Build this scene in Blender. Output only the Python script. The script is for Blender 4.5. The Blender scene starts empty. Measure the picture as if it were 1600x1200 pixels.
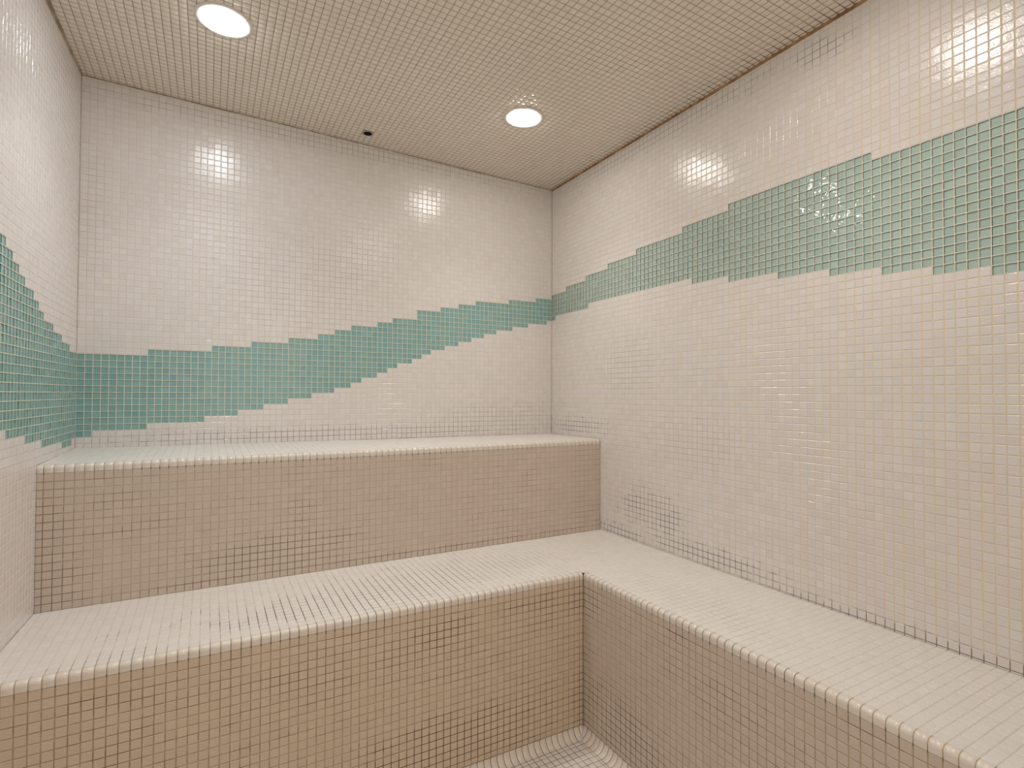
import bpy, math, random
import numpy as np
from mathutils import Vector, Matrix

random.seed(7)
RS = np.random.RandomState(11)
C = bpy.context.scene.collection
sc = bpy.context.scene

# ---------------------------------------------------------------- camera
cam_d = bpy.data.cameras.new('camera')
cam_d.sensor_fit = 'HORIZONTAL'
cam_d.sensor_width = 36.0
cam_d.lens = 19.0711
cam_d.clip_start = 0.02
cam = bpy.data.objects.new('camera', cam_d)
C.objects.link(cam)
Rv = Vector((0.8731022, -0.48752533, 0.0034067))
Uv = Vector((-0.01188968, -0.01430653, 0.99982696))
Fv = Vector((0.48739223, 0.87299162, 0.01828758))
m = Matrix(((Rv.x, Uv.x, -Fv.x), (Rv.y, Uv.y, -Fv.y), (Rv.z, Uv.z, -Fv.z))).to_4x4()
m.translation = Vector((-1.74379, -2.64936, 1.30416))
cam.matrix_world = m
sc.camera = cam

# ---------------------------------------------------------------- world and exposure
w = bpy.data.worlds.new('world')
sc.world = w
w.use_nodes = True
w.node_tree.nodes['Background'].inputs[0].default_value = (1.0, 0.84, 0.67, 1)  # warm fill light, let in by the added doorway
w.node_tree.nodes['Background'].inputs[1].default_value = 1.0
vs = sc.view_settings
vs.view_transform = 'Standard'
vs.look = 'None'
vs.gamma = 1.0
vs.use_curve_mapping = False
vs.exposure = 0.04

# the four ceiling downlights: x, y, colour, strength
LAMPS = [
    (-1.715, -0.625, (0.90, 0.96, 1.0), 60.0),
    (-0.552, -0.612, (1.0, 0.955, 0.91), 55.0),
    (-0.585, -1.805, (1.0, 0.945, 0.885), 76.0),
    (-1.740, -1.805, (0.98, 0.97, 0.96), 71.0),
]
BEAM = 12.0            # watts of the downward beam of each lamp

# ---------------------------------------------------------------- room numbers (metres)
P = 0.0254            # tile pitch across
PV = 0.02502          # tile pitch up the walls
W = 2.1926            # back wall runs x = -W .. 0 at y = 0
SK = 0.03794          # the left wall is slightly out of square
YF = -3.05            # front wall behind the camera
HC, HX, HY = 2.49967, -0.0206, -0.01104   # ceiling plane z = HC + HX x + HY y
ZUF = 1.0755          # upper bench front edge
ZL = 0.6191           # lower bench
YU, YL, XL = 0.45296, 0.94189, 0.47219
G = 0.0021            # grout joint
H = 0.0008            # grout depth
ROUT = 0.021          # seat-side width of the bullnose


def ceil_z(x, y):
    return HC + HX * x + HY * y


def left_x(y):
    return -W + SK * y


# ---------------------------------------------------------------- materials
def new_mat(name):
    mt = bpy.data.materials.new(name)
    mt.use_nodes = True
    nt = mt.node_tree
    for n in list(nt.nodes):
        if n.type != 'OUTPUT_MATERIAL':
            nt.nodes.remove(n)
    out = [n for n in nt.nodes if n.type == 'OUTPUT_MATERIAL'][0]
    b = nt.nodes.new('ShaderNodeBsdfPrincipled')
    nt.links.new(b.outputs[0], out.inputs[0])
    return mt, nt, b


def srgb(r, g, b):
    f = lambda c: (c / 255 / 12.92) if c / 255 <= 0.04045 else ((c / 255 + 0.055) / 1.055) ** 2.4
    return (f(r), f(g), f(b), 1)


def math_node(nt, op, a, b=None, clamp=False):
    n = nt.nodes.new('ShaderNodeMath')
    n.operation = op
    n.use_clamp = clamp
    for i, v in enumerate((a, b)):
        if v is None:
            continue
        if isinstance(v, (int, float)):
            n.inputs[i].default_value = v
        else:
            nt.links.new(v, n.inputs[i])
    return n.outputs[0]


def noise(nt, scale, detail=2.0, rough=0.5, vec=None):
    n = nt.nodes.new('ShaderNodeTexNoise')
    n.inputs['Scale'].default_value = scale
    n.inputs['Detail'].default_value = detail
    n.inputs['Roughness'].default_value = rough
    if vec is None:
        g = nt.nodes.new('ShaderNodeNewGeometry')
        vec = g.outputs['Position']
    nt.links.new(vec, n.inputs['Vector'])
    return n.outputs['Fac']


def maprange(nt, v, a, b, c=0.0, d=1.0, smooth=True):
    n = nt.nodes.new('ShaderNodeMapRange')
    if smooth:
        n.interpolation_type = 'SMOOTHSTEP'
    nt.links.new(v, n.inputs['Value'])
    for k, x in zip(('From Min', 'From Max', 'To Min', 'To Max'), (a, b, c, d)):
        n.inputs[k].default_value = x
    return n.outputs['Result']


def mixcol(nt, fac, a, b):
    n = nt.nodes.new('ShaderNodeMix')
    n.data_type = 'RGBA'
    if isinstance(fac, (int, float)):
        n.inputs['Factor'].default_value = fac
    else:
        nt.links.new(fac, n.inputs['Factor'])
    for idx, v in ((6, a), (7, b)):
        if isinstance(v, tuple):
            n.inputs[idx].default_value = v
        else:
            nt.links.new(v, n.inputs[idx])
    return n.outputs[2]


def tile_mat(name, col_a, col_b, rough=0.3, bump=0.25, bscale=260.0, coat=0.0, lowbump=0.0, spec=0.5, coat_rough=0.06):
    mt, nt, b = new_mat(name)
    at = nt.nodes.new('ShaderNodeAttribute')
    at.attribute_name = 'tile_tone'
    big = noise(nt, 3.0, 3.0)
    f = math_node(nt, 'ADD', math_node(nt, 'MULTIPLY', at.outputs['Fac'], 0.65), math_node(nt, 'MULTIPLY', big, 0.45))
    col = mixcol(nt, f, col_a, col_b)
    nt.links.new(col, b.inputs['Base Color'])
    b.inputs['Roughness'].default_value = rough
    b.inputs['Specular IOR Level'].default_value = spec
    b.inputs['Coat Weight'].default_value = coat
    b.inputs['Coat Roughness'].default_value = coat_rough
    h = noise(nt, bscale, 2.0)
    if lowbump:
        h2 = noise(nt, 55.0, 1.0)
        h = math_node(nt, 'ADD', h, math_node(nt, 'MULTIPLY', h2, lowbump))
    bm = nt.nodes.new('ShaderNodeBump')
    bm.inputs['Strength'].default_value = bump
    bm.inputs['Distance'].default_value = 0.001
    nt.links.new(h, bm.inputs['Height'])
    nt.links.new(bm.outputs[0], b.inputs['Normal'])
    if coat:
        nt.links.new(bm.outputs[0], b.inputs['Coat Normal'])
    return mt


def grout_mat(name, clean, dirt, lo, hi, amount=1.0, blobs=(), scale=22.0, stretch=None):
    """Cement grout; dirt gathers where a noise threshold or one of the listed stains says so."""
    mt, nt, b = new_mat(name)
    g = nt.nodes.new('ShaderNodeNewGeometry')
    pos = g.outputs['Position']
    if stretch:
        mp = nt.nodes.new('ShaderNodeVectorMath')
        mp.operation = 'MULTIPLY'
        nt.links.new(pos, mp.inputs[0])
        mp.inputs[1].default_value = stretch
        n1 = noise(nt, scale, 3.0, 0.65, mp.outputs[0])
    else:
        n1 = noise(nt, scale, 3.0, 0.65, pos)
    n2 = noise(nt, 3.2, 2.0, 0.5, pos)
    mix = math_node(nt, 'ADD', math_node(nt, 'MULTIPLY', n1, 0.6), math_node(nt, 'MULTIPLY', n2, 0.4))
    mask = math_node(nt, 'MULTIPLY', maprange(nt, mix, lo, hi), amount)
    for (c, r, s) in blobs:
        d = nt.nodes.new('ShaderNodeVectorMath')
        d.operation = 'SUBTRACT'
        nt.links.new(pos, d.inputs[0])
        d.inputs[1].default_value = c
        sc_ = nt.nodes.new('ShaderNodeVectorMath')
        sc_.operation = 'DIVIDE'
        nt.links.new(d.outputs[0], sc_.inputs[0])
        sc_.inputs[1].default_value = r
        ln = nt.nodes.new('ShaderNodeVectorMath')
        ln.operation = 'LENGTH'
        nt.links.new(sc_.outputs[0], ln.inputs[0])
        e = math_node(nt, 'ADD', ln.outputs['Value'], math_node(nt, 'MULTIPLY', math_node(nt, 'SUBTRACT', n1, 0.5), 2.2))
        k = maprange(nt, e, 1.15, 0.35, 0.0, s)
        mask = math_node(nt, 'MAXIMUM', mask, k)
    col = mixcol(nt, mask, clean, dirt)
    nt.links.new(col, b.inputs['Base Color'])
    b.inputs['Roughness'].default_value = 0.85
    b.inputs['Specular IOR Level'].default_value = 0.15
    return mt


WHITE_A, WHITE_B = srgb(227, 220, 216), srgb(235, 230, 227)
M_WALL = tile_mat('cream_wall_tile', WHITE_A, WHITE_B, rough=0.21, bump=0.35, lowbump=1.2, coat=0.3, coat_rough=0.07)
M_SEAT = tile_mat('cream_seat_tile', srgb(229, 223, 216), srgb(236, 231, 225), rough=0.42, bump=0.3, lowbump=0.4)
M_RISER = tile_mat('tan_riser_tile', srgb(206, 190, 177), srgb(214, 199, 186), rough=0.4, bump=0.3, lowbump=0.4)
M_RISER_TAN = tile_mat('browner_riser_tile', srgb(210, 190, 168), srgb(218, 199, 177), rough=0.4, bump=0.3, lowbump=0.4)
M_CEIL = tile_mat('cream_ceiling_tile', srgb(230, 218, 205), srgb(238, 229, 217), rough=0.16, bump=0.25, lowbump=0.8, coat=0.8, coat_rough=0.06)
M_BULL = tile_mat('cream_bullnose', srgb(226, 216, 205), srgb(234, 225, 215), rough=0.25, bump=0.15, coat=0.2)
M_GLASS_T = tile_mat('pale_green_glass_tile', srgb(166, 190, 182), srgb(184, 205, 196), rough=0.35, bump=0.4,
                     bscale=50.0, coat=0.8, lowbump=1.6, coat_rough=0.04)
M_GLASS_TEAL = tile_mat('teal_green_glass_tile', srgb(126, 172, 171), srgb(146, 187, 184), rough=0.35, bump=0.4,
                        bscale=50.0, coat=0.8, lowbump=1.6, coat_rough=0.04)
M_GLASS_SHADE = tile_mat('painted_shade_glass_edge', srgb(66, 82, 68), srgb(76, 92, 76), rough=0.35, bump=0.1)  # dark colour paints shade onto the upper and far sides of glass recesses

DIRT = srgb(112, 84, 60)
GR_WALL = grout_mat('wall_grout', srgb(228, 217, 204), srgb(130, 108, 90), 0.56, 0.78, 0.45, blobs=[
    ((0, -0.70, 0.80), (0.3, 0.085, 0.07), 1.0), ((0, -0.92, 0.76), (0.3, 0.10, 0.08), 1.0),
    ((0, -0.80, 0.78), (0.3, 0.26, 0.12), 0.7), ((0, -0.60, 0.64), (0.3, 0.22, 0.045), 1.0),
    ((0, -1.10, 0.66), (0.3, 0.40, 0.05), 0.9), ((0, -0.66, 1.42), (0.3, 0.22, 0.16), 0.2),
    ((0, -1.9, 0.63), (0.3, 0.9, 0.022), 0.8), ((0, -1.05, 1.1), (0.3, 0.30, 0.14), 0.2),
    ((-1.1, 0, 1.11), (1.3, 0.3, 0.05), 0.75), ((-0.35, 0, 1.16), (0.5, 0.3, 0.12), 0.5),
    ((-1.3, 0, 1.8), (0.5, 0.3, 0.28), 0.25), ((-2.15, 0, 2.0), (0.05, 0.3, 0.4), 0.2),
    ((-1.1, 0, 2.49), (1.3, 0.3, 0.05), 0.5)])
GR_TAN = grout_mat('yellowed_wall_grout', srgb(230, 213, 188), srgb(100, 76, 58), 0.58, 0.82, 0.28, blobs=[
    ((0, -0.70, 0.80), (0.3, 0.085, 0.07), 1.0), ((0, -0.92, 0.755), (0.3, 0.10, 0.08), 1.0),
    ((0, -0.80, 0.78), (0.3, 0.26, 0.12), 0.7), ((0, -0.60, 0.64), (0.3, 0.22, 0.045), 1.0),
    ((0, -1.10, 0.66), (0.3, 0.40, 0.05), 0.9), ((0, -0.66, 1.42), (0.3, 0.22, 0.16), 0.25),
    ((0, -1.9, 0.63), (0.3, 0.9, 0.022), 0.8), ((0, -1.05, 1.1), (0.3, 0.30, 0.14), 0.2),
    ((0, -0.25, 1.13), (0.3, 0.3, 0.06), 0.8), ((0, -1.6, 2.44), (0.3, 0.10, 0.05), 0.7),
    ((0, -0.8, 2.47), (0.3, 0.8, 0.06), 0.5)])
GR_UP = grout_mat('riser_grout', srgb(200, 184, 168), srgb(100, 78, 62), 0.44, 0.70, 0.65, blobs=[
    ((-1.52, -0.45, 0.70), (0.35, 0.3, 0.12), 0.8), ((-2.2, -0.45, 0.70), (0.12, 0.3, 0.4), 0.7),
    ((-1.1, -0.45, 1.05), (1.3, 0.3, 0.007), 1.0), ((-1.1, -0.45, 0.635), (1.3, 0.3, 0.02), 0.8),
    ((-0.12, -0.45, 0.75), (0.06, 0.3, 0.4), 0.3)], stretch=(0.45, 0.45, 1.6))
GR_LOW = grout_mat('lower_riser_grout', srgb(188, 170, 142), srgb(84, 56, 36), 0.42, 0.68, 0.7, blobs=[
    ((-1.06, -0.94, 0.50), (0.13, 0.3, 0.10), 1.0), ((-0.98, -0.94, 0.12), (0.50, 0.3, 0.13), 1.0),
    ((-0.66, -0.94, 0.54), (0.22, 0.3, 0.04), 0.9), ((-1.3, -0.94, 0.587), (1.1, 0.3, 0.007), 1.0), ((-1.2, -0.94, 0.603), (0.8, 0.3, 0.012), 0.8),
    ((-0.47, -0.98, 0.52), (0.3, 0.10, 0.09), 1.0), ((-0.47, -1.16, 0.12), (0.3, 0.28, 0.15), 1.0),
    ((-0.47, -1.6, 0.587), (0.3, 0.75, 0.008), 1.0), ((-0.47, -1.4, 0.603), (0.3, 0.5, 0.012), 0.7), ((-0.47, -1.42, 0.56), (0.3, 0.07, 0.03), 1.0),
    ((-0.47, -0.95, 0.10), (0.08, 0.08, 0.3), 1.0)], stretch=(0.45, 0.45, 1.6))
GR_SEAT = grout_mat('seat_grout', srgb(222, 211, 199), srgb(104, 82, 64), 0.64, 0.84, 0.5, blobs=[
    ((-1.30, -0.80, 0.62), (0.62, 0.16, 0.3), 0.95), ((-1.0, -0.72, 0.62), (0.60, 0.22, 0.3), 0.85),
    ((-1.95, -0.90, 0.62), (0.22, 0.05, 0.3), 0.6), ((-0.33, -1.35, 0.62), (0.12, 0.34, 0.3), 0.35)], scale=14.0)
GR_FLOOR = grout_mat('floor_grout', srgb(176, 154, 130), srgb(88, 62, 44), 0.36, 0.56, 0.85)
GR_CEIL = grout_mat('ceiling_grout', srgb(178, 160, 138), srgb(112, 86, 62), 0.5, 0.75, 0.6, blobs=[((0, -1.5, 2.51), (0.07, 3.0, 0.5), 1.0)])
GR_BAND = grout_mat('band_grout', srgb(236, 232, 214), srgb(190, 166, 136), 0.60, 0.85, 0.5)

mt, nt, b = new_mat('plaster_backing')
b.inputs['Base Color'].default_value = srgb(200, 186, 170)
M_BACK = mt
mt, nt, b = new_mat('brown_stained_joint')
f = noise(nt, 16.0, 3.0, 0.6)
nt.links.new(mixcol(nt, maprange(nt, f, 0.35, 0.7), srgb(134, 96, 54), srgb(178, 142, 98)), b.inputs['Base Color'])
b.inputs['Roughness'].default_value = 0.7
M_JOINT = mt
mt, nt, b = new_mat('grey_brown_joint')
f = noise(nt, 16.0, 3.0, 0.6)
nt.links.new(mixcol(nt, maprange(nt, f, 0.35, 0.7), srgb(150, 130, 108), srgb(188, 170, 150)), b.inputs['Base Color'])
b.inputs['Roughness'].default_value = 0.7
M_JOINT2 = mt
mt, nt, b = new_mat('white_lamp_ring')
b.inputs['Base Color'].default_value = srgb(225, 220, 214)
b.inputs['Roughness'].default_value = 0.35
M_RING = mt
mt, nt, b = new_mat('black_rubber')
b.inputs['Base Color'].default_value = (0.004, 0.004, 0.004, 1)
b.inputs['Roughness'].default_value = 0.6
M_BLACK = mt
mt, nt, b = new_mat('smeared_caulk')
b.inputs['Base Color'].default_value = srgb(188, 172, 152)
b.inputs['Roughness'].default_value = 0.6
M_CAULK = mt


def lens_mat(i, col, s):
    mt = bpy.data.materials.new('glowing_lens')
    mt.use_nodes = True
    nt = mt.node_tree
    nt.nodes.clear()
    o = nt.nodes.new('ShaderNodeOutputMaterial')
    e = nt.nodes.new('ShaderNodeEmission')
    e.inputs[0].default_value = (*col, 1)
    e.inputs[1].default_value = s
    nt.links.new(e.outputs[0], o.inputs[0])
    return mt


# ---------------------------------------------------------------- mesh helpers
class MB:
    def __init__(self):
        self.v, self.f, self.m, self.t, self.s = [], [], [], [], []
        self.n = 0

    def add(self, verts, faces, mi=0, tone=0.5, smooth=False):
        self.v.extend(verts)
        for fc in faces:
            self.f.append([i + self.n for i in fc])
            self.m.append(mi)
            self.t.append(tone)
            self.s.append(smooth)
        self.n += len(verts)

    def box(self, lo, hi, mi=0):
        x0, y0, z0 = lo
        x1, y1, z1 = hi
        self.add([(x0, y0, z0), (x1, y0, z0), (x1, y1, z0), (x0, y1, z0), (x0, y0, z1), (x1, y0, z1), (x1, y1, z1), (x0, y1, z1)],
                 [(0, 3, 2, 1), (4, 5, 6, 7), (0, 1, 5, 4), (1, 2, 6, 5), (2, 3, 7, 6), (3, 0, 4, 7)], mi)

    def build(self, name, mats, parent=None):
        me = bpy.data.meshes.new(name)
        me.from_pydata([tuple(map(float, p)) for p in self.v], [], self.f)
        for mt in mats:
            me.materials.append(mt)
        me.polygons.foreach_set('material_index', self.m)
        me.polygons.foreach_set('use_smooth', self.s)
        a = me.attributes.new('tile_tone', 'FLOAT', 'FACE')
        a.data.foreach_set('value', self.t)
        me.update()
        o = bpy.data.objects.new(name, me)
        C.objects.link(o)
        if parent:
            o.parent = parent
        return o


def lines(lo, hi, phase, pitch):
    k0 = math.ceil((lo - phase) / pitch - 1e-6)
    out = []
    k = k0
    while phase + k * pitch < hi - 1e-6:
        out.append((phase + k * pitch, k))
        k += 1
    vals = [lo] + [a for a, _ in out if a > lo + 1e-4] + [hi]
    first = k0 - 1 if out and out[0][0] > lo + 1e-4 else k0
    return vals, first


def field(mb, us, vs, P3, N, glass=None, gmb=None, gd=0.0021, gdark=(1, 0, 0), skip=None, pillow=False, tilt=0.00016, u0=0, v0=0, bev=0.0012, depth=H, g=G):
    """One tile per cell between the joint lines us and vs. P3(u, v) is the tiled surface, N its
    normal towards the room. glass(i, j) puts a recessed glass tile into gmb instead."""
    N = np.array(N, float)
    for j in range(len(vs) - 1):
        for i in range(len(us) - 1):
            ua, ub, va, vb = us[i], us[i + 1], vs[j], vs[j + 1]
            if skip and skip((ua + ub) / 2, (va + vb) / 2, ua, ub, va, vb):
                continue
            is_g = glass and glass(i + u0, j + v0)
            if is_g:
                d, e = gd, g * 0.52
                q = lambda a, b, h: np.array(P3(a, b)) - N * h
                A = [q(ua, va, 0.0003), q(ub, va, 0.0003), q(ub, vb, 0.0003), q(ua, vb, 0.0003)]
                B = [q(ua + e, va + e, 0.0003), q(ub - e, va + e, 0.0003), q(ub - e, vb - e, 0.0003), q(ua + e, vb - e, 0.0003)]
                D = [q(ua + e, va + e, d), q(ub - e, va + e, d), q(ub - e, vb - e, d), q(ua + e, vb - e, d)]
                if ub - ua < 0.004 or vb - va < 0.004:
                    gmb.add(A, [(0, 1, 2, 3)], 1)
                    continue
                gmb.add(A + B, [(0, 1, 5, 4), (1, 2, 6, 5), (2, 3, 7, 6), (3, 0, 4, 7)], 1)
                tn = RS.rand()
                for fc, dk in (((0, 1, 5, 4), 0), ((1, 2, 6, 5), gdark[1]), ((2, 3, 7, 6), gdark[0]), ((3, 0, 4, 7), gdark[2])):
                    gmb.add([(B + D)[k] for k in fc], [(0, 1, 2, 3)], 2 if dk else 0, tn)  # dark sides carry the painted shade
                a_, b_ = RS.uniform(-0.00035, 0.00035, 2)
                D2 = [D[0] + N * (a_ + b_), D[1] + N * (-a_ + b_), D[2] + N * (-a_ - b_), D[3] + N * (a_ - b_)]
                gmb.add(D2, [(0, 1, 2, 3)], 0, tn)
                continue
            # joint bed
            A = [np.array(P3(a, b)) - N * depth for a, b in ((ua, va), (ub, va), (ub, vb), (ua, vb))]
            mb.add(A, [(0, 1, 2, 3)], 1)
            e = g / 2
            if ub - ua < 0.005 or vb - va < 0.005:
                continue
            lo = [np.array(P3(a, b)) - N * depth for a, b in
                  ((ua + e, va + e), (ub - e, va + e), (ub - e, vb - e), (ua + e, vb - e))]
            e2 = e + bev
            ta, tb, tc = RS.uniform(-tilt, tilt), RS.uniform(-tilt, tilt), RS.uniform(-0.0001, 0.0001)
            sg = ((1, 1), (-1, 1), (-1, -1), (1, -1))
            hi = [np.array(P3(a, b)) + N * (s[0] * ta + s[1] * tb + tc) for (a, b), s in
                  zip(((ua + e2, va + e2), (ub - e2, va + e2), (ub - e2, vb - e2), (ua + e2, vb - e2)), sg)]
            tn = RS.rand()
            if pillow:
                c = (hi[0] + hi[2]) / 2 + N * 0.0013
                mb.add(lo + hi + [c], [(4, 5, 8), (5, 6, 8), (6, 7, 8), (7, 4, 8), (0, 1, 5, 4), (1, 2, 6, 5), (2, 3, 7, 6), (3, 0, 4, 7)], 0, tn, True)
            else:
                mb.add(lo + hi, [(4, 5, 6, 7), (0, 1, 5, 4), (1, 2, 6, 5), (2, 3, 7, 6), (3, 0, 4, 7)], 0, tn)


def strip(mb, us, prof, PT, g=G, depth=H, bev=0.0011, mi=0, mg=1):
    """Moulded pieces (bullnose, cove) laid end to end. prof = list of (a, b, na, nb); PT(u, a, b) -> 3D."""
    n = len(prof)
    bed = []
    for u in (us[0], us[-1]):
        bed += [PT(u, a - na * depth, b_ - nb * depth) for a, b_, na, nb in prof]
    mb.add(bed, [(k, k + 1, n + k + 1, n + k) for k in range(n - 1)], mg, 0.5, True)
    for i in range(len(us) - 1):
        ua, ub = us[i], us[i + 1]
        if ub - ua < 0.006:
            continue
        e = g / 2
        off = RS.uniform(-0.00015, 0.00015)
        rings = []
        for u, d in ((ua + e, depth), (ua + e + bev, -off), (ub - e - bev, -off), (ub - e, depth)):
            rings += [PT(u, a - na * d, b_ - nb * d) for a, b_, na, nb in prof]
        fs = []
        for r in range(3):
            for k in range(n - 1):
                fs.append((r * n + k, r * n + k + 1, (r + 1) * n + k + 1, (r + 1) * n + k))
        mb.add(rings, fs, mi, RS.rand(), True)


def tag(o, label=None, cat=None, group=None, kind=None):
    if label:
        o['label'] = label
    if cat:
        o['category'] = cat
    if group:
        o['group'] = group
    if kind:
        o['kind'] = kind
    return o


# ---------------------------------------------------------------- row levels, band outline
def zrow(k):
    return (44.49 + 0.985 * (k - 44)) * P


def step_fn(pairs):
    def f(c):
        r = pairs[0][1]
        for k, v in pairs:
            if c >= k:
                r = v
        return r
    return f


back_top = step_fn([(0, 57), (9, 58), (18, 59), (24, 60), (30, 61), (35, 62), (38, 63), (41, 64), (46, 65), (49, 66), (54, 68),
                    (59, 69), (63, 70), (67, 71), (75, 72), (82, 73)])
back_bot = step_fn([(0, 44), (2, 45), (9, 46), (17, 47), (22, 48), (26, 49), (30, 50), (34, 51), (38, 52), (41, 53), (43, 54),
                    (46, 55), (48, 56), (50, 57), (53, 58), (55, 59), (57, 60), (60, 61), (63, 62), (66, 63), (69, 64),
                    (72, 65), (76, 66), (80, 67), (85, 68)])
right_top = step_fn([(0, 74), (6, 75), (13, 76), (20, 77), (28, 78), (39, 79), (48, 80), (68, 79)])
right_bot = step_fn([(0, 68), (2, 69), (14, 70), (41, 69), (48, 68), (56, 67), (63, 66), (69, 65), (74, 64), (79, 63), (84, 62),
                     (90, 61), (96, 60)])
left_top = step_fn([(0, 57), (4, 58), (8, 59), (12, 60), (16, 61), (18, 62), (20, 63), (23, 64), (25, 65), (27, 66), (29, 67),
                    (31, 68), (34, 69), (38, 70), (42, 71), (48, 72)])
left_bot = step_fn([(0, 44), (2, 43), (7, 44), (16, 45), (22, 46), (28, 47), (32, 48), (38, 49)])

ROWS = [zrow(k) for k in range(20, 108)]

# ---------------------------------------------------------------- back wall
mb, gm = MB(), MB()
us, _ = lines(-W, 0.0, -W, P)
vs = [zrow(k) for k in range(40, 106)]


def Pback(u, v):
    return (u, 0.0, min(v, ceil_z(u, 0) - 0.0005))


field(mb, us, vs, Pback, (0, -1, 0), glass=lambda i, j: back_bot(i) <= j < back_top(i), gmb=gm, v0=40,
      skip=lambda u, v, ua, ub, va, vb: va > ceil_z(u, 0) - 0.001)
mb.box((-W - 0.15, 0.006, -0.1), (0.12, 0.11, 2.62), 2)
wall_back = tag(mb.build('wall_back', [M_WALL, GR_WALL, M_BACK]), kind='structure')
band = gm.build('mosaic_band', [M_GLASS_TEAL, GR_BAND, M_GLASS_SHADE], wall_back)
band['label'] = 'pale green glass mosaic band rising in steps to the right'

# ---------------------------------------------------------------- right wall
mb, gm = MB(), MB()
PR = 0.02596
us = [0.0] + [0.6 * PR + i * PR for i in range(0, 118)]
us = [u for u in us if u < -YF] + [-YF]
vs = [zrow(k) for k in range(20, 106)]


def Pright(u, v):
    z = 46.46 * P + (v - 46.46 * P) * (1 + 0.012 * min(u / 1.2, 1))
    return (0.0, -u, min(z, ceil_z(0, -u) - 0.0005))


field(mb, us, vs, Pright, (-1, 0, 0), glass=lambda i, j: right_bot(i) <= j < right_top(i), gmb=gm, gd=0.0030, gdark=(1, 0, 1), v0=20,
      skip=lambda u, v, ua, ub, va, vb: Pright(u, va)[2] > ceil_z(0, -u) - 0.001 or (vb < 1.05 and ub < YU) or vb < ZL - 0.03)
mb.box((0.006, YF - 0.05, -0.1), (0.11, 0.0, 2.62), 2)
wall_right = tag(mb.build('wall_right', [M_WALL, GR_TAN, M_BACK]), kind='structure')
band = gm.build('mosaic_band', [M_GLASS_T, GR_BAND, M_GLASS_SHADE], wall_right)
band['label'] = 'pale green glass mosaic band widening towards the front'

# ---------------------------------------------------------------- left wall
mb, gm = MB(), MB()
us = [i * P for i in range(0, 120)]
us = [u for u in us if u < -YF] + [-YF]
vs = [zrow(k) for k in range(-1, 106)]
vs = [-0.002] + [zrow(k) for k in range(0, 106) if zrow(k) > 0.005]
V0L = 105 - (len(vs) - 1)


def Pleft(u, v):
    z = 51.3 * P + (v - 51.3 * P) * (1 + 0.030 * min(u / 0.76, 1))
    return (left_x(-u), -u, max(0.0, min(z, ceil_z(-W, -u) - 0.0005)))


nl = np.array([1.0, -SK, 0.0])
nl /= np.linalg.norm(nl)
field(mb, us, vs, Pleft, nl, glass=lambda i, j: left_bot(i) <= j < left_top(i), gmb=gm, v0=V0L,
      skip=lambda u, v, ua, ub, va, vb: Pleft(u, va)[2] > ceil_z(-W, -u) - 0.001 or (vb < 1.03 and ub < YU) or (vb < 0.57 and ub < YL))
t = 0.006
x0, x1 = left_x(0) - t, left_x(YF) - t
vv = [(x0, 0, -.1), (x1, YF, -.1), (x1 - .1, YF, -.1), (x0 - .1, 0, -.1), (x0, 0, 2.64), (x1, YF, 2.64), (x1 - .1, YF, 2.64), (x0 - .1, 0, 2.64)]
mb.add(vv, [(0, 1, 2, 3), (4, 7, 6, 5), (0, 4, 5, 1), (1, 5, 6, 2), (2, 6, 7, 3), (3, 7, 4, 0)], 2)
wall_left = tag(mb.build('wall_left', [M_WALL, GR_WALL, M_BACK]), kind='structure')
band = gm.build('mosaic_band', [M_GLASS_TEAL, GR_BAND, M_GLASS_SHADE], wall_left)
band['label'] = 'pale green glass mosaic band climbing in steep steps to the left'

# ---------------------------------------------------------------- front wall (behind the camera) with an unseen doorway added for warm fill light
DX0, DX1, DZ = -1.95, -0.85, 2.12
mb = MB()
fus = sorted(set([left_x(YF), DX0, DX1, 0.0] + [x for x in lines(left_x(YF), 0.0, -W, P * 2)[0] if min(abs(x - DX0), abs(x - DX1)) > 0.012]))
fvs = [i * P * 2 for i in range(0, 51) if abs(i * P * 2 - DZ) > 0.012]
fvs = sorted(fvs + [DZ])
field(mb, fus, fvs, lambda u, v: (u, YF, min(v, ceil_z(u, YF) - 0.0005)), (0, 1, 0),
      skip=lambda u, v, ua, ub, va, vb: va > ceil_z(u, YF) - 0.001 or (DX0 < u < DX1 and v < DZ))
mb.box((-W - 0.25, YF - 0.11, -0.1), (DX0, YF - 0.006, 2.64), 2)
mb.box((DX1, YF - 0.11, -0.1), (0.12, YF - 0.006, 2.64), 2)
mb.box((DX0, YF - 0.11, DZ), (DX1, YF - 0.006, 2.64), 2)
tag(mb.build('wall_front', [M_WALL, GR_WALL, M_BACK]), kind='structure')

# ---------------------------------------------------------------- ceiling
OUT = (-1.108, -0.1140)      # the round outlet
mb = MB()
us, _ = lines(left_x(YF), 0.0, OUT[0], P)
vs, _ = lines(YF, 0.0, OUT[1], P)


def Pceil(u, v):
    x = max(u, left_x(v))
    return (x, v, ceil_z(x, v))


def ceil_skip(u, v, ua, ub, va, vb):
    if ub < left_x(v):
        return True
    if abs(u - OUT[0]) < P and abs(v - OUT[1]) < P:
        return True
    for lx, ly, _, _ in LAMPS:
        if math.hypot(u - lx, v - ly) < 0.070:
            return True
    return False


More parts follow.
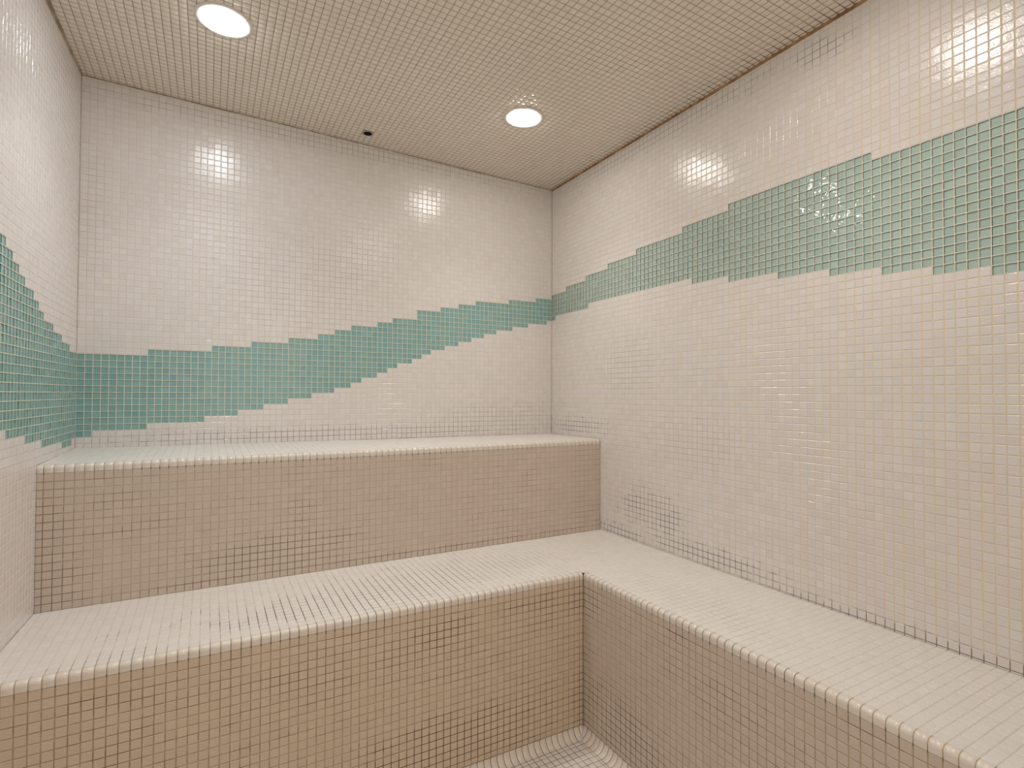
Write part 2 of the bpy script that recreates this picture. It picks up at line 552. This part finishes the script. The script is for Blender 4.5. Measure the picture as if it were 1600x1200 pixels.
nc = np.array([HX, HY, -1.0])
nc /= np.linalg.norm(nc)
field(mb, us, vs, Pceil, nc, skip=ceil_skip, pillow=True, tilt=0.0003, bev=0.0024, g=0.0026)
v = []
for dz in (0.035, 0.13):
    for x, y in ((-W - .2, YF - .05), (.1, YF - .05), (.1, .1), (-W - .2, .1)):
        v.append((x, y, ceil_z(x, y) + dz))
mb.add(v, [(0, 3, 2, 1), (4, 5, 6, 7), (0, 1, 5, 4), (1, 2, 6, 5), (2, 3, 7, 6), (3, 0, 4, 7)], 2)
tag(mb.build('ceiling', [M_CEIL, GR_CEIL, M_BACK]), kind='structure')

# joints where the ceiling meets the walls
def joint(name, pts, r, mat):
    mb = MB()
    n = 7
    for k in range(len(pts) - 1):
        pass
    rings = []
    for (p, a, b_) in pts:
        p, a, b_ = map(np.array, (p, a, b_))
        ring = []
        for i in range(n):
            t_ = math.pi / 2 * i / (n - 1)
            ring.append(p + a * r * (1 - math.sin(t_)) + b_ * r * (1 - math.cos(t_)))
        rings.append(ring)
    vv = [q for r_ in rings for q in r_]
    vv += [np.array(p) for p, _, _ in pts]
    base = n * len(pts)
    fs = []
    for s in range(len(pts) - 1):
        for i in range(n - 1):
            fs.append((s * n + i, s * n + i + 1, (s + 1) * n + i + 1, (s + 1) * n + i))
    mb.add(vv, fs, 0, 0.5, True)
    o = mb.build(name, [mat])
    return tag(o, kind='structure')


joint('trim_3', [((0, -0.002, ceil_z(0, 0)), (-1, 0, 0), (0, 0, -1)), ((0, YF + .002, ceil_z(0, YF)), (-1, 0, 0), (0, 0, -1))], 0.009, M_JOINT)
joint('trim_4', [((-W, 0, ceil_z(-W, 0)), (0, -1, 0), (0, 0, -1)), ((0, 0, ceil_z(0, 0)), (0, -1, 0), (0, 0, -1))], 0.004, M_JOINT2)
joint('trim_5', [((left_x(0), 0, ceil_z(-W, 0)), (1, 0, 0), (0, 0, -1)), ((left_x(YF), YF, ceil_z(left_x(YF), YF)), (1, 0, 0), (0, 0, -1))], 0.008, M_JOINT2)

# ---------------------------------------------------------------- floor
CV = 0.034      # cove radius
mb = MB()
us, _ = lines(left_x(YF), -XL - CV, -W, P)
vs, _ = lines(YF, -YL - CV, -YL, P)
field(mb, us, vs, lambda u, v: (max(u, left_x(v)), v, 0.0), (0, 0, 1), skip=lambda u, v, ua, ub, va, vb: ub < left_x(v))
mb.box((-W - 0.25, YF - 0.05, -0.12), (0.1, 0.1, -0.006), 2)
tag(mb.build('floor', [M_SEAT, GR_FLOOR, M_BACK]), kind='structure')

# cove pieces at the foot of the lower bench
cove = []
for i in range(9):
    t_ = math.pi / 2 * i / 8
    a = CV * (1 - math.sin(t_))
    b_ = CV * (1 - math.cos(t_))
    cove.append((CV - CV * math.cos(t_), CV - CV * math.sin(t_), math.cos(t_), math.sin(t_)))
# (distance from riser, height): from (0, CV) to (CV, 0)
us, _ = lines(left_x(-YL) + 0.002, -XL, -W, P)
mb = MB()
strip(mb, us, cove, lambda u, a, b_: (min(u, -XL - max(a, 0)), -YL - a, b_))
tag(mb.build('trim_1', [M_BULL, GR_FLOOR]), kind='structure')
us, _ = lines(YF, -YL, -YL, P)
mb = MB()
strip(mb, us, cove, lambda u, a, b_: (-XL - a, min(u, -YL - max(a, 0)), b_))
tag(mb.build('trim_2', [M_BULL, GR_FLOOR]), kind='structure')

# ---------------------------------------------------------------- bullnose profile: a = out from riser into seat, b = height
def bull_prof(drop, r=0.013, out=ROUT):
    pr = [(0.0, -drop, -1, 0), (0.0, -r - 0.002, -1, 0)]
    for i in range(9):
        t_ = math.pi / 2 * i / 8
        pr.append((r - r * math.cos(t_), -r + r * math.sin(t_), -math.cos(t_), math.sin(t_)))
    pr.append((out, 0.0, 0, 1))
    return pr


# ---------------------------------------------------------------- upper bench
ub = bpy.data.objects.new('upper_bench', None)
C.objects.link(ub)
ub.location = (-W / 2, -YU / 2, 0)
tag(ub, 'upper tiled bench running the full width of the back wall', 'bench')
off = Vector((-W / 2, -YU / 2, 0))


def child(mb, name, mats, root, off):
    mb.v = [(p[0] - off[0], p[1] - off[1], p[2] - off[2]) for p in mb.v]
    return mb.build(name, mats, root)


XE = 0.0015   # clearance to the right wall


def zu_seat(x, y):
    zb = 1.0892 + (1.0725 - 1.0892) * (x + W) / W
    return zb + (ZUF - zb) * (-y) / YU


mb = MB()
us, _ = lines(left_x(-YU), -XE, -W, P * 1.003)
vs, _ = lines(-YU + ROUT, -0.001, -YU + ROUT, P)
field(mb, us, vs, lambda u, v: (max(u, left_x(v) + 0.001), v, zu_seat(u, v)), (0, 0, 1), depth=0.0008, bev=0.0009)
child(mb, 'seat', [M_SEAT, GR_SEAT], ub, off)
mb = MB()
strip(mb, us, bull_prof(0.025), lambda u, a, b_: (u, -YU + a, ZUF + b_))
child(mb, 'bullnose_edge', [M_BULL, GR_UP], ub, off)
mb = MB()
rv = [(k + 0.30) * P for k in range(24, 42) if (k + 0.30) * P > ZL + 0.006]
rv = [ZL - 0.001] + rv
rv[-1] = ZUF - 0.025
field(mb, us, rv, lambda u, v: (u, -YU, v), (0, -1, 0))
mb.box((left_x(-YU) + 0.01, -YU + 0.003, 0.60), (-XE - 0.002, -0.003, ZUF - 0.03), 2)
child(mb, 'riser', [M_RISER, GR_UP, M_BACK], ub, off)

# ---------------------------------------------------------------- lower bench (L-shaped)
lb = bpy.data.objects.new('lower_bench', None)
C.objects.link(lb)
off = Vector((-0.6, -0.9, 0))
lb.location = off
tag(lb, 'low L-shaped tiled bench along back and right walls, below the upper bench', 'bench')
ZF = ZL - 0.006


def z_low(x, y):
    s = min(1.0, max(0.0, min((-y - YU) / (YL - YU), (-x) / XL)))
    return ZL - 0.006 * s


mb = MB()
usA, _ = lines(left_x(-YL), -XL + ROUT, -W + 0.1 * P, P)
vsA, _ = lines(-YL + ROUT, -YU, -YL + ROUT, P)
field(mb, usA, vsA, lambda u, v: (max(u, left_x(v) + 0.001), v, z_low(u, v)), (0, 0, 1), depth=0.0008, bev=0.0009)
usB, _ = lines(-XL + ROUT, -XE, -XL + ROUT, P)
YOFF = 0.62 * PR
vsB, _ = lines(YF + 0.001, -YU, -YOFF, PR)
field(mb, usB, vsB, lambda u, v: (u, v, z_low(u, v)), (0, 0, 1), depth=0.0008, bev=0.0009)
field(mb, [-XL, -XL + ROUT], [-YL, -YL + ROUT], lambda u, v: (u, v, ZF), (0, 0, 1), depth=0.0006)
child(mb, 'seat', [M_SEAT, GR_SEAT], lb, off)
usC, _ = lines(left_x(-YL), -XL, -W + 0.1 * P, P)
mb = MB()
strip(mb, usC, bull_prof(0.025), lambda u, a, b_: (u, -YL + a, ZF + b_))
child(mb, 'bullnose_edge', [M_BULL, GR_LOW], lb, off)
vsD, _ = lines(YF + 0.001, -YL, -YOFF, PR)
mb = MB()
strip(mb, vsD, bull_prof(0.025), lambda u, a, b_: (-XL + a, u, ZF + b_))
child(mb, 'bullnose_edge', [M_BULL, GR_LOW], lb, off)
RV = [CV] + [(k + 0.12) * P for k in range(2, 24)]
RV = [CV] + [r for r in RV if r > CV + 0.006]
RV[-1] = ZF - 0.025
mb = MB()
field(mb, usC, RV, lambda u, v: (u, -YL, v), (0, -1, 0), depth=0.0013)
mb.box((left_x(-YL) + 0.01, -YL + 0.003, 0.0), (-XE - 0.002, -0.003, 0.58), 2)
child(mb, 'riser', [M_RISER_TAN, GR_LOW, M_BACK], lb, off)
mb = MB()
field(mb, vsD, RV, lambda u, v: (-XL, u, v), (-1, 0, 0), depth=0.0013)
mb.box((-XL + 0.003, YF + 0.002, 0.0), (-XE - 0.002, -YL - 0.001, 0.58), 2)
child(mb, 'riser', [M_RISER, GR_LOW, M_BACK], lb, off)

# ---------------------------------------------------------------- ceiling downlights
def lathe(prof, n=56):
    vv, fs = [], []
    k = len(prof)
    for i in range(n):
        t_ = 2 * math.pi * i / n
        for r, z in prof:
            vv.append((r * math.cos(t_), r * math.sin(t_), z))
    for i in range(n):
        j = (i + 1) % n
        for s in range(k - 1):
            fs.append((i * k + s, j * k + s, j * k + s + 1, i * k + s + 1))
    return vv, fs


rot = Vector((0, 0, -1)).rotation_difference(Vector(nc)).to_euler()
labels = ['left round recessed downlight near the back wall, above the upper bench',
          'right round recessed downlight near the back and right walls',
          'round recessed downlight beside the right wall, nearest the camera on that side',
          'round recessed downlight in the left half, nearest the camera']
for i, (lx, ly, col, st) in enumerate(LAMPS):
    r = bpy.data.objects.new('recessed_light', None)
    C.objects.link(r)
    r.location = (lx, ly, ceil_z(lx, ly))
    r.rotation_euler = rot
    tag(r, labels[i], 'ceiling light', 'recessed lights in the tiled ceiling')
    mb = MB()
    vv, fs = lathe([(0.088, 0.0), (0.0875, -0.002), (0.085, -0.0035), (0.074, -0.0045), (0.0695, -0.003), (0.0685, 0.002)])
    mb.add(vv, fs, 0, 0.5, True)
    mb.build('trim_ring', [M_RING], r)
    mb = MB()
    vv, fs = lathe([(0.0690, -0.0025), (0.0672, -0.006), (0.062, -0.0085), (0.046, -0.0105), (0.023, -0.0118), (0.0001, -0.012)])
    mb.add(vv, fs, 0, 0.5, True)
    mb.build('lens', [lens_mat(i, col, st)], r)
    ld = bpy.data.lights.new('downlight_beam', 'SPOT')
    ld.energy = BEAM
    ld.color = col
    ld.spot_size = math.radians(125)
    ld.spot_blend = 1.0
    ld.shadow_soft_size = 0.06
    lo_ = bpy.data.objects.new('downlight_beam', ld)
    C.objects.link(lo_)
    lo_.parent = r
    lo_.location = (0, 0, -0.085)

# ---------------------------------------------------------------- round outlet in the ceiling
r = bpy.data.objects.new('ceiling_outlet', None)
C.objects.link(r)
r.location = (OUT[0], OUT[1], ceil_z(*OUT))
r.rotation_euler = rot
tag(r, 'small round black outlet hole in the ceiling close to the back wall', 'ceiling outlet')
mb = MB()
n = 48
vv = []
for i in range(n):
    t_ = 2 * math.pi * i / n
    c_, s_ = math.cos(t_), math.sin(t_)
    k = (P - 0.0005) / max(abs(c_), abs(s_))
    vv.append((c_ * k, s_ * k, -0.0002))
for i in range(n):
    t_ = 2 * math.pi * i / n
    vv.append((0.0195 * math.cos(t_), 0.0195 * math.sin(t_), -0.0006))
mb.add(vv, [(i, (i + 1) % n, n + (i + 1) % n, n + i) for i in range(n)], 0)
mb.build('caulk_collar', [M_CAULK], r)
mb = MB()
vv, fs = lathe([(0.0196, -0.0012), (0.0185, -0.0014), (0.0180, 0.0), (0.0175, 0.024), (0.0001, 0.024)], 40)
mb.add(vv, fs, 0, 0.5, True)
mb.build('pipe_bore', [M_BLACK], r)
